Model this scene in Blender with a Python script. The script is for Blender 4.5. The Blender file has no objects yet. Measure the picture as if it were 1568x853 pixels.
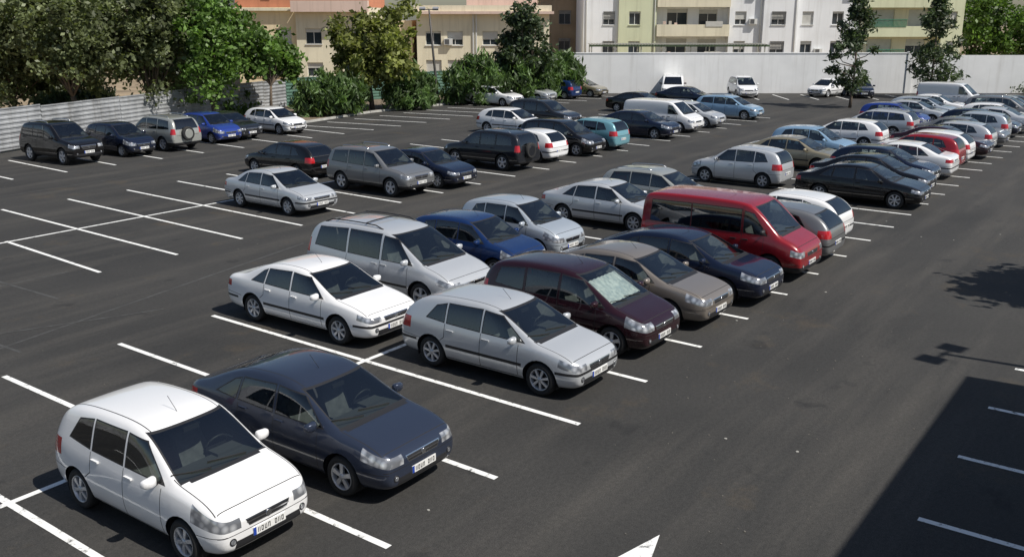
import bpy, bmesh, math, random
from mathutils import Vector, Matrix
from mathutils.bvhtree import BVHTree
R=random.Random(7)
S=bpy.context.scene
A36=math.radians(36); SA=math.sin(A36); CA=math.cos(A36)
def SW(X,Y): return (SA*X+CA*Y, -CA*X+SA*Y)      # street frame (parallel to the boundary wall) -> world
ROTS=A36-math.pi/2
# ------------------------------------------------------------------ materials
def nt(name):
    m=bpy.data.materials.new(name); m.use_nodes=True
    n=m.node_tree; b=n.nodes['Principled BSDF']; return m,n,b
def mat(name,col,rough=.7,metal=0,nscale=None,namt=.15,bump=0,bscale=None,coat=0,spec=None,streak=0):
    m,n,b=nt(name)
    b.inputs['Base Color'].default_value=(*col,1); b.inputs['Roughness'].default_value=rough
    b.inputs['Metallic'].default_value=metal; b.inputs['Coat Weight'].default_value=coat
    if spec is not None: b.inputs['Specular IOR Level'].default_value=spec
    if nscale:
        tc=n.nodes.new('ShaderNodeTexCoord'); no=n.nodes.new('ShaderNodeTexNoise')
        no.inputs['Scale'].default_value=nscale; no.inputs['Detail'].default_value=6
        n.links.new(tc.outputs['Object'],no.inputs['Vector'])
        r=n.nodes.new('ShaderNodeValToRGB')
        r.color_ramp.elements[0].position=.3; r.color_ramp.elements[1].position=.7
        r.color_ramp.elements[0].color=(*[c*(1-namt) for c in col],1)
        r.color_ramp.elements[1].color=(*[min(1,c*(1+namt)) for c in col],1)
        n.links.new(no.outputs['Fac'],r.inputs['Fac']); last=r.outputs['Color']
        if streak:      # vertical rain streaks / grime
            mp=n.nodes.new('ShaderNodeMapping'); mp.inputs['Scale'].default_value=(2.2,2.2,.12); n.links.new(tc.outputs['Object'],mp.inputs[0])
            n3=n.nodes.new('ShaderNodeTexNoise'); n3.inputs['Scale'].default_value=1.0; n3.inputs['Detail'].default_value=7; n3.inputs['Roughness'].default_value=.7; n.links.new(mp.outputs[0],n3.inputs['Vector'])
            r3=n.nodes.new('ShaderNodeValToRGB'); r3.color_ramp.elements[0].position=.5; r3.color_ramp.elements[1].position=.72
            r3.color_ramp.elements[0].color=(1,1,1,1); r3.color_ramp.elements[1].color=(1-streak,1-streak*1.05,1-streak*1.15,1); n.links.new(n3.outputs['Fac'],r3.inputs[0])
            mm=n.nodes.new('ShaderNodeMixRGB'); mm.blend_type='MULTIPLY'; mm.inputs[0].default_value=1; n.links.new(last,mm.inputs[1]); n.links.new(r3.outputs[0],mm.inputs[2]); last=mm.outputs[0]
        n.links.new(last,b.inputs['Base Color'])
        if bump:
            bn=n.nodes.new('ShaderNodeBump'); bn.inputs['Strength'].default_value=bump; bn.inputs['Distance'].default_value=.02
            n2=n.nodes.new('ShaderNodeTexNoise'); n2.inputs['Scale'].default_value=bscale or nscale*6; n2.inputs['Detail'].default_value=4
            n.links.new(tc.outputs['Object'],n2.inputs['Vector'])
            n.links.new(n2.outputs['Fac'],bn.inputs['Height']); n.links.new(bn.outputs['Normal'],b.inputs['Normal'])
    return m
def paint_mat(name,col,metal=0.0,rough=.28):
    m,n,b=nt(name)
    dark=sum(col)/3<.06
    b.inputs['Metallic'].default_value=metal; b.inputs['Roughness'].default_value=rough
    b.inputs['Coat Weight'].default_value=1; b.inputs['Coat Roughness'].default_value=.03; b.inputs['Coat IOR'].default_value=1.5
    if dark: b.inputs['Specular IOR Level'].default_value=.2
    tc=n.nodes.new('ShaderNodeTexCoord')
    no=n.nodes.new('ShaderNodeTexNoise'); no.inputs['Scale'].default_value=2.2; no.inputs['Detail'].default_value=8; no.inputs['Roughness'].default_value=.7
    n.links.new(tc.outputs['Object'],no.inputs['Vector'])
    # road dust: stronger low on the body
    sx=n.nodes.new('ShaderNodeSeparateXYZ'); n.links.new(tc.outputs['Object'],sx.inputs[0])
    mr=n.nodes.new('ShaderNodeMapRange'); mr.inputs[1].default_value=.15; mr.inputs[2].default_value=.5; mr.inputs[3].default_value=.12 if dark else .32; mr.inputs[4].default_value=.012 if dark else .035
    n.links.new(sx.outputs['Z'],mr.inputs[0])
    mu=n.nodes.new('ShaderNodeMath'); mu.operation='MULTIPLY'; n.links.new(no.outputs['Fac'],mu.inputs[0]); n.links.new(mr.outputs[0],mu.inputs[1])
    mx=n.nodes.new('ShaderNodeMixRGB'); mx.inputs['Color1'].default_value=(*col,1); mx.inputs['Color2'].default_value=(.22,.19,.16,1)
    n.links.new(mu.outputs[0],mx.inputs['Fac']); n.links.new(mx.outputs[0],b.inputs['Base Color'])
    # inner side of the shell is dark trim
    geo=n.nodes.new('ShaderNodeNewGeometry'); df=n.nodes.new('ShaderNodeBsdfDiffuse'); df.inputs['Color'].default_value=(.06,.06,.06,1)
    ms=n.nodes.new('ShaderNodeMixShader'); out=n.nodes['Material Output']
    n.links.new(geo.outputs['Backfacing'],ms.inputs[0]); n.links.new(b.outputs[0],ms.inputs[1]); n.links.new(df.outputs[0],ms.inputs[2])
    n.links.new(ms.outputs[0],out.inputs['Surface'])
    return m
def glass_mat(name,tint=(.58,.64,.61)):
    m=bpy.data.materials.new(name); m.use_nodes=True; n=m.node_tree; n.nodes.clear()
    out=n.nodes.new('ShaderNodeOutputMaterial'); t=n.nodes.new('ShaderNodeBsdfTransparent'); t.inputs[0].default_value=(*tint,1)
    g=n.nodes.new('ShaderNodeBsdfGlossy'); g.inputs['Roughness'].default_value=.02; g.inputs[0].default_value=(1,1,1,1)
    fr=n.nodes.new('ShaderNodeFresnel'); fr.inputs[0].default_value=1.75
    ad=n.nodes.new('ShaderNodeMath'); ad.operation='ADD'; ad.use_clamp=True; ad.inputs[1].default_value=.05; n.links.new(fr.outputs[0],ad.inputs[0])
    ms=n.nodes.new('ShaderNodeMixShader'); n.links.new(ad.outputs[0],ms.inputs[0]); n.links.new(t.outputs[0],ms.inputs[1]); n.links.new(g.outputs[0],ms.inputs[2])
    n.links.new(ms.outputs[0],out.inputs[0]); return m
M={}
M['glass']=glass_mat('car_glass')
M['pglass']=glass_mat('privacy_glass',(.10,.10,.11))
M['trim']=mat('black_plastic',(.018,.018,.02),.5)
M['gap']=mat('panel_gap',(.012,.012,.013),.8)
M['chrome']=mat('chrome',(.75,.76,.78),.15,1)
M['tail']=mat('tail_lamp_red',(.42,.012,.015),.15,0,coat=1)
M['seat']=mat('seat_fabric',(.13,.13,.135),.9,nscale=9,namt=.25)
M['dash']=mat('dashboard_plastic',(.075,.075,.078),.7)
M['tyre']=mat('tyre_rubber',(.022,.022,.022),.85)
M['rim']=mat('alloy_rim',(.60,.61,.63),.32,.5)
M['plate']=mat('plate_white',(.78,.78,.76),.4)
M['plateblue']=mat('plate_blue',(.02,.06,.35),.4)
M['plateink']=mat('plate_ink',(.02,.02,.02),.5)
def head_mat():
    m,n,b=nt('headlamp'); b.inputs['Roughness'].default_value=.10; b.inputs['Coat Weight'].default_value=1; b.inputs['Metallic'].default_value=.4
    tc=n.nodes.new('ShaderNodeTexCoord'); v=n.nodes.new('ShaderNodeTexVoronoi'); v.inputs['Scale'].default_value=9
    n.links.new(tc.outputs['Object'],v.inputs['Vector']); r=n.nodes.new('ShaderNodeValToRGB')
    r.color_ramp.elements[0].color=(.9,.92,.95,1); r.color_ramp.elements[1].color=(.22,.23,.25,1); r.color_ramp.elements[1].position=.6
    n.links.new(v.outputs['Distance'],r.inputs[0]); n.links.new(r.outputs[0],b.inputs['Base Color']); return m
M['head']=head_mat()
CARSLOTS=['paint','glass','trim','head','tail','gap','chrome','seat','tyre','rim','plate','plateblue','plateink','dash','pglass']
CI={k:i for i,k in enumerate(CARSLOTS)}
# ------------------------------------------------------------------ mesh builder
class MB:
    def __init__(s): s.v=[]; s.f=[]; s.m=[]; s.slots=[]; s.smooth=set()
    def slot(s,m):
        if m not in s.slots: s.slots.append(m)
        return s.slots.index(m)
    def face(s,pts,m,sm=False):
        b=len(s.v); s.v+= [tuple(p) for p in pts]; s.f.append(tuple(range(b,b+len(pts)))); s.m.append(s.slot(m))
        if sm: s.smooth.add(len(s.f)-1)
    def box(s,x0,x1,y0,y1,z0,z1,m,bev=0):
        b=len(s.v); s.v+=[(x,y,z) for z in (z0,z1) for y in (y0,y1) for x in (x0,x1)]
        for f in ((0,2,3,1),(4,5,7,6),(0,1,5,4),(2,6,7,3),(0,4,6,2),(1,3,7,5)):
            s.f.append(tuple(b+i for i in f)); s.m.append(s.slot(m))
    def tube(s,pts,rad,m,n=8,cap=True):
        pts=[Vector(p) for p in pts]; rings=[]; k=s.slot(m)
        for i,p in enumerate(pts):
            d=(pts[min(i+1,len(pts)-1)]-pts[max(i-1,0)]).normalized()
            a=d.orthogonal().normalized() if abs(d.z)<.9 else Vector((1,0,0)); a=(a-d*a.dot(d)).normalized(); c=d.cross(a)
            r=rad[i] if isinstance(rad,(list,tuple)) else rad
            b=len(s.v); s.v+=[tuple(p+(a*math.cos(2*math.pi*j/n)+c*math.sin(2*math.pi*j/n))*r) for j in range(n)]; rings.append(b)
        for a,b in zip(rings,rings[1:]):
            for j in range(n):
                s.f.append((a+j,a+(j+1)%n,b+(j+1)%n,b+j)); s.m.append(k); s.smooth.add(len(s.f)-1)
        if cap:
            s.f.append(tuple(range(rings[0],rings[0]+n))[::-1]); s.m.append(k)
            s.f.append(tuple(range(rings[-1],rings[-1]+n))); s.m.append(k)
    def revolve_y(s,prof,cx,cz,m,flip=1,y0=0,n=28,a0=0,a1=2*math.pi):
        """prof: list of (r,y); axis along y through (cx,cz)"""
        k=s.slot(m); full=abs(a1-a0-2*math.pi)<1e-6; cnt=n if full else n+1; b=len(s.v)
        for j in range(cnt):
            a=a0+(a1-a0)*j/n
            for r,y in prof: s.v.append((cx+r*math.cos(a),y0+flip*y,cz+r*math.sin(a)))
        P=len(prof)
        for j in range(n):
            for i in range(P-1):
                j2=(j+1)%cnt
                s.f.append((b+j*P+i,b+j*P+i+1,b+j2*P+i+1,b+j2*P+i)); s.m.append(k); s.smooth.add(len(s.f)-1)
    def mesh(s,name):
        me=bpy.data.meshes.new(name); me.from_pydata(s.v,[],s.f); me.update()
        for m in s.slots: me.materials.append(m if not isinstance(m,str) else None)
        me.polygons.foreach_set('material_index',s.m)
        sm=[i in s.smooth for i in range(len(s.f))]; me.polygons.foreach_set('use_smooth',sm)
        return me
    def obj(s,name,loc=(0,0,0),rz=0,parent=None):
        o=bpy.data.objects.new(name,s.mesh(name)); S.collection.objects.link(o); o.location=loc; o.rotation_euler=(0,0,rz)
        if parent: o.parent=parent
        return o
# ------------------------------------------------------------------ cars
def lerp(a,b,t): return a+(b-a)*t
def region(bm,planes,filt,mi):
    fs=[f for f in bm.faces if filt(f)]
    for co,no in planes:
        if not fs: return []
        co=Vector(co); no=Vector(no).normalized()
        vs=set(v for f in fs for v in f.verts); es=set(e for f in fs for e in f.edges)
        r=bmesh.ops.bisect_plane(bm,geom=list(vs)+list(es)+fs,dist=1e-5,plane_co=co,plane_no=no)
        out=[]
        for g in r['geom']:
            if isinstance(g,bmesh.types.BMFace) and g.is_valid:
                if (g.calc_center_median()-co).dot(no)>0: out.append(g)
        fs=out
    if mi is not None:
        for f in fs: f.material_index=mi
    return fs
def poly_planes(poly):
    cx=sum(p[0] for p in poly)/len(poly); cz=sum(p[1] for p in poly)/len(poly); pl=[]
    for i in range(len(poly)):
        a=poly[i]; b=poly[(i+1)%len(poly)]; n=(-(b[1]-a[1]),b[0]-a[0])
        if (cx-a[0])*n[0]+(cz-a[1])*n[1]<0: n=(-n[0],-n[1])
        pl.append(((a[0],0,a[1]),(n[0],0,n[1])))
    return pl
def grow(poly,d):
    cx=sum(p[0] for p in poly)/len(poly); cz=sum(p[1] for p in poly)/len(poly); n=len(poly)
    lines=[]
    for i in range(n):
        a=Vector(poly[i]); b=Vector(poly[(i+1)%n]); e=(b-a).normalized(); nn=Vector((-e.y,e.x))
        if (Vector((cx,cz))-a).dot(nn)>0: nn=-nn
        lines.append((a+nn*d,e))
    out=[]
    for i in range(n):
        p,e=lines[i-1]; q,g=lines[i]; den=e.x*g.y-e.y*g.x
        if abs(den)<1e-5: out.append(tuple(q)); continue
        t=((q.x-p.x)*g.y-(q.y-p.y)*g.x)/den; out.append(tuple(p+e*t))
    return out
def strip(x0,z0,x1,z1,w=.012):
    d=Vector((x1-x0,z1-z0)).normalized(); n=Vector((-d.y,d.x))*w/2
    return [(x0+n.x,z0+n.y),(x1+n.x,z1+n.y),(x1-n.x,z1-n.y),(x0-n.x,z0-n.y)]
def make_car(name,p):
    hw=p['W']/2; st=p['st']; L2=st[-1][0]; xr0=st[0][0]
    bm=bmesh.new(); rings=[]
    for x,zb,zs,zt,wf in st:
        w=hw*wf; h=zt-zs; t=min(1,max(0,(h-.07)/.33))
        half=[(0,zb),(.78*w,zb),(.95*w,zb+.05),(w,zb+.45*(zs-zb)),(.985*w,zs-.2*(zs-zb)),(.935*w,zs),
              (w*lerp(.86,p.get('y6',.80),t),zs+.80*h),(w*lerp(.78,p.get('y7',.70),t),zs+.965*h),(w*.38,zt-.004),(0,zt)]
        ring=[bm.verts.new((x,-y,z)) for y,z in half]+[bm.verts.new((x,y,z)) for y,z in half[8:0:-1]]
        rings.append(ring)
    for a,b in zip(rings,rings[1:]):
        for j in range(18):
            bm.faces.new((a[j],a[(j+1)%18],b[(j+1)%18],b[j]))
    for r in (rings[0],rings[-1]):
        bm.faces.new((r[0],r[1],r[17])); bm.faces.new((r[8],r[9],r[10]))
        for i in range(1,8): bm.faces.new((r[i],r[i+1],r[18-i-1],r[18-i]))
    bmesh.ops.recalc_face_normals(bm,faces=bm.faces)
    cl=bm.edges.layers.float.new('crease_edge')
    for a,b in zip(rings[1:-1],rings[2:-1]):
        for j in (5,13):
            e=bm.edges.get((a[j],b[j])); 
            if e: e[cl]=.45
        for j in (3,15):
            e=bm.edges.get((a[j],b[j]))
            if e: e[cl]=.35
        for j in (7,11):
            e=bm.edges.get((a[j],b[j]))
            if e: e[cl]=p.get('rc',.15)
    me=bpy.data.meshes.new('tmp'); bm.to_mesh(me); bm.free()
    o=bpy.data.objects.new('tmp',me); S.collection.objects.link(o)
    md=o.modifiers.new('s','SUBSURF'); md.levels=2; md.render_levels=2
    dg=bpy.context.evaluated_depsgraph_get(); me2=bpy.data.meshes.new_from_object(o.evaluated_get(dg)); bpy.data.objects.remove(o)
    bm=bmesh.new(); bm.from_mesh(me2)
    for f in bm.faces: f.material_index=0; f.smooth=True
    bm.normal_update()
    bvh=BVHTree.FromBMesh(bm)
    def hit(o,d):
        h=bvh.ray_cast(Vector(o),Vector(d)); return h[0],h[1]
    cc=lambda f:f.calc_center_median()
    def side(poly,mi,ny=.3,zmin=0,onlypaint=True):
        xs=[q[0] for q in poly]; zs_=[q[1] for q in poly]; x0,x1=min(xs)-.2,max(xs)+.2; z0,z1=min(zs_)-.15,max(zs_)+.15
        def fl(f):
            c=cc(f); return x0<c.x<x1 and z0<c.z<z1 and abs(f.normal.y)>ny and (not onlypaint or f.material_index==0)
        region(bm,poly_planes(poly),fl,mi)
    Rw=p['R']; Ra=Rw+.055
    for xw in (p['xf'],p['xr']):
        for sg in (1,-1):
            pl=[((xw+Ra*math.cos(a),0,Rw+Ra*math.sin(a)),(-math.cos(a),0,-math.sin(a))) for a in [2*math.pi*i/24 for i in range(24)]]
            pl.append(((0,sg*.6*hw,0),(0,sg,0)))
            fs=region(bm,pl,lambda f:abs(cc(f).x-xw)<Ra+.2 and cc(f).y*sg>.4*hw and cc(f).z<Rw+Ra+.15,None)
            bmesh.ops.delete(bm,geom=fs,context='FACES')
    def screen(z0,z1,y0,y1,sg,mi,d=0):
        z0-=d; z1+=d; y0+=d; y1+=d
        ny=Vector((0,-(z1-z0),-(y0-y1))).normalized()
        pl=[((0,0,z0),(0,0,1)),((0,0,z1),(0,0,-1)),((0,y0,z0),(0,ny.y,ny.z)),((0,-y0,z0),(0,-ny.y,ny.z))]
        region(bm,pl,lambda f:f.normal.x*sg>.22 and cc(f).x*sg>-.2 and z0-.15<cc(f).z<z1+.15,mi)
    a,b=p['ws']; screen(a,b,.775*hw,.66*hw,1,CI['trim'],.02); screen(a,b,.775*hw,.66*hw,1,CI['glass'])
    if p.get('rw'):
        a,b=p['rw']; screen(a,b,.70*hw,.60*hw,-1,CI['trim'],.02); screen(a,b,.70*hw,.60*hw,-1,CI['glass'])
    for w in p['win']: side(grow(w,.018),CI['trim'])
    for i,w in enumerate(p['win']): side(w,CI['pglass' if (p.get('privacy') and i) else 'glass'],onlypaint=False)
    xc=p['xc']
    region(bm,[((xc-.03,0,0),(1,0,0)),((xc+.07,0,0),(-1,0,0)),((0,.74*hw,0),(0,-1,0)),((0,-.74*hw,0),(0,1,0))],
           lambda f:f.normal.z>.3 and f.material_index==0 and abs(cc(f).x-xc)<.3,CI['trim'])
    hx0,hz0,hz1,hk,hy=p['head']
    for sg in (1,-1):
        region(bm,[((L2-hx0,0,0),(1,0,0)),((0,sg*hy*hw,0),(0,sg,0)),((L2,0,hz0),(.18,0,1)),((L2,0,hz1),(-hk,0,-1))],
          lambda f:f.material_index==0 and cc(f).x>L2-hx0-.2 and cc(f).y*sg>.2 and f.normal.x>-.2,CI['head'])
        tx0,tz0,tz1,ty=p['tail']
        region(bm,[((xr0+tx0,0,0),(-1,0,0)),((0,sg*ty*hw,0),(0,sg,0)),((0,0,tz0),(0,0,1)),((0,0,tz1),(0,0,-1))],
          lambda f:f.material_index==0 and cc(f).x<xr0+tx0+.2 and cc(f).y*sg>.2 and f.normal.z<.75,CI['tail'])
    def front(y,z0,z1,mi,yk=0,only=True):
        region(bm,[((0,y,z1),(0,-1,yk)),((0,-y,z1),(0,1,yk)),((0,0,z0),(0,0,1)),((0,0,z1),(0,0,-1))],
          lambda f:f.normal.x>.3 and cc(f).x>L2-.4 and (not only or f.material_index==0),mi)
    g0,g1=p['grille']
    front(.42*hw,g0-.014,g1+.014,CI['chrome'],.5); front(.40*hw,g0,g1,CI['trim'],.5,False)
    front(.40*hw,(g0+g1)/2-.008,(g0+g1)/2+.008,CI['chrome'],0,False)
    b0=st[-1][1]-.03; front(.60*hw,b0,b0+.11,CI['trim'],-.3)
    front(.86*hw,g0-.055,g0-.045,CI['gap'])
    sill=st[6][1]+.10; G=CI['gap']
    for d in p['doors']:
        for a,b in zip(d,d[1:]): side(strip(a[0],a[1],b[0],b[1]),G)
    side(strip(p['xr']+Ra+.02,sill,p['xf']-Ra-.03,sill,.014),G)
    if p.get('rub'):
        z=p['rub']; side([(p['xr']+Ra+.02,z-.03),(p['xf']-Ra-.02,z-.03),(p['xf']-Ra-.02,z+.03),(p['xr']+Ra+.02,z+.03)],CI['trim'])
        side([(L2-.45,z-.03),(L2+.1,z-.03),(L2+.1,z+.02),(L2-.45,z+.02)],CI['trim'],.0)
        side([(xr0+.5,z-.025),(xr0-.1,z-.025),(xr0-.1,z+.025),(xr0+.5,z+.025)],CI['trim'],.0)
    if p.get('clad'):
        z=p['clad']; region(bm,[((0,0,z),(0,0,-1))],lambda f:f.material_index==0 and cc(f).z<z+.2,CI['trim'])
    up=lambda f:f.normal.z>.25 and f.material_index==0 and cc(f).x>xc-.3 
    xh=L2-p.get('hoodf',.16)
    region(bm,[((xh,0,0),(1,0,0)),((xh+.012,0,0),(-1,0,0)),((0,.78*hw,0),(0,-1,0)),((0,-.78*hw,0),(0,1,0))],up,G)
    for sg in (1,-1):
        region(bm,[((xc-.05,0,0),(1,0,0)),((xh,0,0),(-1,0,0)),((0,sg*.80*hw,0),(0,sg,.0)),((0,sg*(.80*hw+.012),0),(0,-sg,0))],up,G)
        if not p.get('rails'):   # roof drip channels
            region(bm,[((0,sg*.61*hw,0),(0,sg,0)),((0,sg*(.61*hw+.014),0),(0,-sg,0))],lambda f:f.normal.z>.75 and f.material_index==0 and cc(f).z>p['H']-.14,CI['trim'])
    side(strip(xr0+.62,.56,xr0-.05,.60,.010),G,.2); side(strip(L2-.42,.50,L2-.02,.50,.010),G,.3)
    rearz=p['rearz']
    region(bm,[((0,0,rearz),(0,0,1)),((0,0,rearz+.014),(0,0,-1)),((0,.72*hw,0),(0,-1,0)),((0,-.72*hw,0),(0,1,0))],
           lambda f:f.normal.x<-.3 and f.material_index==0 and cc(f).x<xr0+.4,G)
    mb=MB()
    for xw in (p['xf'],p['xr']):
        for sg in (1,-1):
            y0=sg*(hw*.965); 
            mb.revolve_y([(Rw*.66,-.015),(Rw*.70,.0),(Rw*.90,.004),(Rw*.97,-.02),(Rw,-.05),(Rw,-.16),(Rw*.93,-.2),(Rw*.6,-.2)],xw,Rw,'tyre',sg,y0)
            mb.revolve_y([(Rw*.67,-.012),(Rw*.655,.0),(Rw*.62,-.012),(Rw*.60,-.08)],xw,Rw,'rim',sg,y0)
            mb.revolve_y([(Rw*.61,-.085),(.001,-.085)],xw,Rw,'trim',sg,y0)
            mb.revolve_y([(Rw*.17,-.05),(Rw*.15,-.008),(.001,-.004)],xw,Rw,'rim',sg,y0,14)
            ns=p.get('spokes',5); sw=p.get('sw',.028)
            for i in range(ns):
                a=2*math.pi*i/ns+.3; ca,sa=math.cos(a),math.sin(a)
                def P(r,t,y): return (xw+ca*r-sa*t,y0+sg*y,Rw+sa*r+ca*t)
                r0,r1=Rw*.10,Rw*.64; w0,w1=sw*1.0,sw*1.45
                q=[P(r0,-w0,-.012),P(r0,w0,-.012),P(r1,w1,-.018),P(r1,-w1,-.018)]; q2=[P(r0,-w0,-.05),P(r0,w0,-.05),P(r1,w1,-.05),P(r1,-w1,-.05)]
                mb.face(q,'rim'); mb.face([q[0],q[3],q2[3],q2[0]],'rim'); mb.face([q[1],q[2],q2[2],q2[1]],'rim')
            mb.revolve_y([(Ra+.012,-.03),(Ra+.012,-.36)],xw,Rw,'gap',sg,y0,20,-.35,math.pi+.35)
            mb.face([(xw+(Ra+.02)*math.cos(a),sg*(hw*.965-.36),Rw+(Ra+.02)*math.sin(a)) for a in [-.35+(math.pi+.7)*i/14 for i in range(15)]],'gap')
    def plate(x,z,sg):
        t=.012*sg
        xs=sorted((x,x+t)); mb.box(xs[0],xs[1],-.26,.26,z-.055,z+.055,'plate')
        xs=sorted((x+t,x+t+.003*sg)); mb.box(xs[0],xs[1],sg*-.26-(0 if sg>0 else .045),sg*-.26+(.045 if sg>0 else 0),z-.052,z+.052,'plateblue') 
        for i in range(8):
            if i==4: continue
            y=-.17+i*.054; 
            if sg<0: y=-y
            w=.017
            mb.box(xs[0],xs[1],y-w,y-w+.009,z-.034,z+.034,'plateink'); mb.box(xs[0],xs[1],y+w-.009,y+w,z-.034,z+.034,'plateink')
            if i%2: mb.box(xs[0],xs[1],y-w+.009,y+w-.009,z+.022,z+.034,'plateink')
            if i%3: mb.box(xs[0],xs[1],y-w+.009,y+w-.009,z-.034,z-.022,'plateink')
    pz=p.get('pz',.42)
    h,_=hit((L2+1,.0,pz),(-1,0,0)); plate(h.x-.002,pz,1)
    rz=p.get('rpz',rearz-.16); h,_=hit((xr0-1,.0,rz),(1,0,0)); plate(h.x+.002,rz,-1)
    h,_=hit((L2+1,0,(g0+g1)/2),(-1,0,0))
    mb.tube([(h.x-.01,0,(g0+g1)/2),(h.x+.012,0,(g0+g1)/2)],.045,'chrome',14)
    for sg in (1,-1):     # fog lamps
        h,n_=hit((L2+1,sg*.66*hw,p.get('fz',b0+.12)),(-1,0,0))
        if h: mb.tube([h-n_*.02,h+n_*.006],.05,'trim',14); mb.tube([h-n_*.02,h+n_*.010],.033,'head',14)
    for hx,hz in p['handles']:
        for sg in (1,-1):
            h,_=hit((hx,sg*2,hz),(0,-sg,0))
            if h: 
                y=h.y; ys=sorted((y-sg*.01,y+sg*.03)); mb.box(hx-.085,hx+.085,ys[0],ys[1],hz-.012,hz+.012,p.get('handle','paint'))
                ys=sorted((y-sg*.01,y+sg*.002)); mb.box(hx-.075,hx+.075,ys[0],ys[1],hz-.03,hz-.013,'gap')
    mx,mz=p['mirror']
    for sg in (1,-1):
        h,_=hit((mx,sg*2,mz-.06),(0,-sg,0)); yb=h.y if h else sg*hw*.9
        c=Vector((mx,yb+sg*.13,mz)); b=len(mb.v); nr=8; nn=12
        k=mb.slot(p.get('mirm','paint')); k2=mb.slot('chrome')
        for i in range(nr+1):
            th=math.pi*i/nr
            for j in range(nn):
                ph=2*math.pi*j/nn; 
                def sp(v,e=.6): return math.copysign(abs(v)**e,v)
                x=sp(math.sin(th))*sp(math.cos(ph)); z=sp(math.sin(th))*sp(math.sin(ph)); y=sp(math.cos(th))
                sx=.075 if x>0 else .03
                mb.v.append((c.x+x*sx+.02*(1-abs(y)),c.y+y*.105,c.z+z*.07*(1-.15*y*sg)))
        for i in range(nr):
            for j in range(nn):
                mb.f.append((b+i*nn+j,b+i*nn+(j+1)%nn,b+(i+1)*nn+(j+1)%nn,b+(i+1)*nn+j)); mb.m.append(k); mb.smooth.add(len(mb.f)-1)
        mb.box(c.x-.018,c.x-.014,c.y-.085,c.y+.085,c.z-.05,c.z+.05,'chrome')
        mb.tube([(mx,yb-sg*.02,mz-.07),(mx,yb+sg*.08,mz-.03)],.025,'trim',6)
    zf=p.get('floor',.30); dx=p['dash']; top=p['ws'][0]-.01
    mb.box(dx-.05,dx+.34,-hw*.80,hw*.80,top-.30,top-.05,'dash')
    mb.box(dx-.12,dx+.10,.16,.56,top-.12,top-.01,'dash')
    seats=[(dx-.75,.36),(dx-.75,-.36),(dx-1.6,.38),(dx-1.6,0),(dx-1.6,-.38)]
    if p.get('rows3'): seats+=[(dx-2.4,.38),(dx-2.4,-.38)]
    if p.get('cargo'): seats=seats[:2]
    bt=p['ws'][0]
    for sx,sy in seats:
        w=.23 if sx>dx-1 else .19
        mb.box(sx-.02,sx+.45,sy-w,sy+w,zf+.1,zf+.28,'seat')
        b=len(mb.v); z0=zf+.2; z1=bt+.06
        for (xx,zz,ww) in ((sx-.02,z0,w),(sx-.12,(z0+z1)/2,w*1.02),(sx-.22,z1-.05,w*.9),(sx-.24,z1,w*.6)):
            for dd in (.07,-.06):
                for s2 in (-1,1): mb.v.append((xx+dd,sy+s2*ww,zz))
        k=mb.slot('seat')
        for i in range(3):
            a=b+i*4; c=a+4
            for f in ((a,a+1,c+1,c),(a+3,a+2,c+2,c+3),(a+2,a,c,c+2),(a+1,a+3,c+3,c+1)): mb.f.append(f); mb.m.append(k)
        mb.f.append((b+12,b+13,b+15,b+14)); mb.m.append(k)
        mb.box(sx-.30,sx-.20,sy-.12,sy+.12,bt+.09,bt+.25,'seat')
    sc=Vector((dx-.22,.36,top-.04)); pts=[]
    for i in range(17):
        a=2*math.pi*i/16; pts.append(sc+Vector((math.sin(a)*.19*.42,math.cos(a)*.19,math.sin(a)*.19*.9)))
    mb.tube(pts,.017,'trim',6,False); mb.tube([sc,sc+Vector((.25,0,-.12))],.03,'trim',6)
    mb.box(sc.x-.01,sc.x+.01,sc.y-.17,sc.y+.17,sc.z-.02,sc.z+.02,'trim')
    wtop=p['ws'][1]; h,_=hit((3,0,wtop-.05),(-1,0,0)); mb.box(h.x-.11,h.x-.07,-.12,.12,wtop-.11,wtop-.05,'trim')
    for yy,ln in ((.38,.55),(-.18,.5)):
        pp=[]
        for t in (0,.5,1):
            zz=p['ws'][0]+.01+t*.05; y=yy-t*ln
            h,n_=hit((3.2,y,zz),(-1,0,0))
            if h: pp.append(h+n_*.015)
        if len(pp)==3: mb.tube(pp,.009,'gap',5)
    if p.get('rails'):
        for sg in (1,-1):
            pp=[]
            for i in range(9):
                x=lerp(p['rails'][0],p['rails'][1],i/8); h,n_=hit((x,sg*hw*.62,3),(0,0,-1)); pp.append(h+Vector((0,0,.055 if 0<i<8 else 0)))
            mb.tube(pp,.016,p.get('railm','chrome'),6)
        if p.get('bars'):
            for x in p['bars']:
                pp=[]
                for i in range(7):
                    y=lerp(-.6,.6,i/6)*hw; h,_=hit((x,y,3),(0,0,-1)); pp.append(h+Vector((0,0,.05)))
                mb.tube(pp,.018,'trim',6)
    else:
        ax=p.get('aer',(.10,.20)); h,_=hit((ax[0],0,3),(0,0,-1)); mb.tube([h,h+Vector((-ax[1],0,ax[1]*.9))],.004,'trim',4)
    if p.get('spare'):
        x=xr0+.02; mb.tube([(x,.05,.88),(x-.02,.05,.88),(x-.17,.05,.88),(x-.19,.05,.88)],[.30,.34,.34,.30],'tyre',24); mb.tube([(x-.185,.05,.88),(x-.20,.05,.88)],[.24,.22],'paint',24)
    mb.box(xr0+.45,L2-.5,-hw*.5,hw*.5,p.get('zb',.18)-.0+.012,p.get('zb',.18)+.05,'gap')
    me=bpy.data.meshes.new(name)
    for k in CARSLOTS: me.materials.append(M.get(k))
    vs=[bm.verts.new(v) for v in mb.v]; idx=[CI[k] for k in mb.slots]
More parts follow.
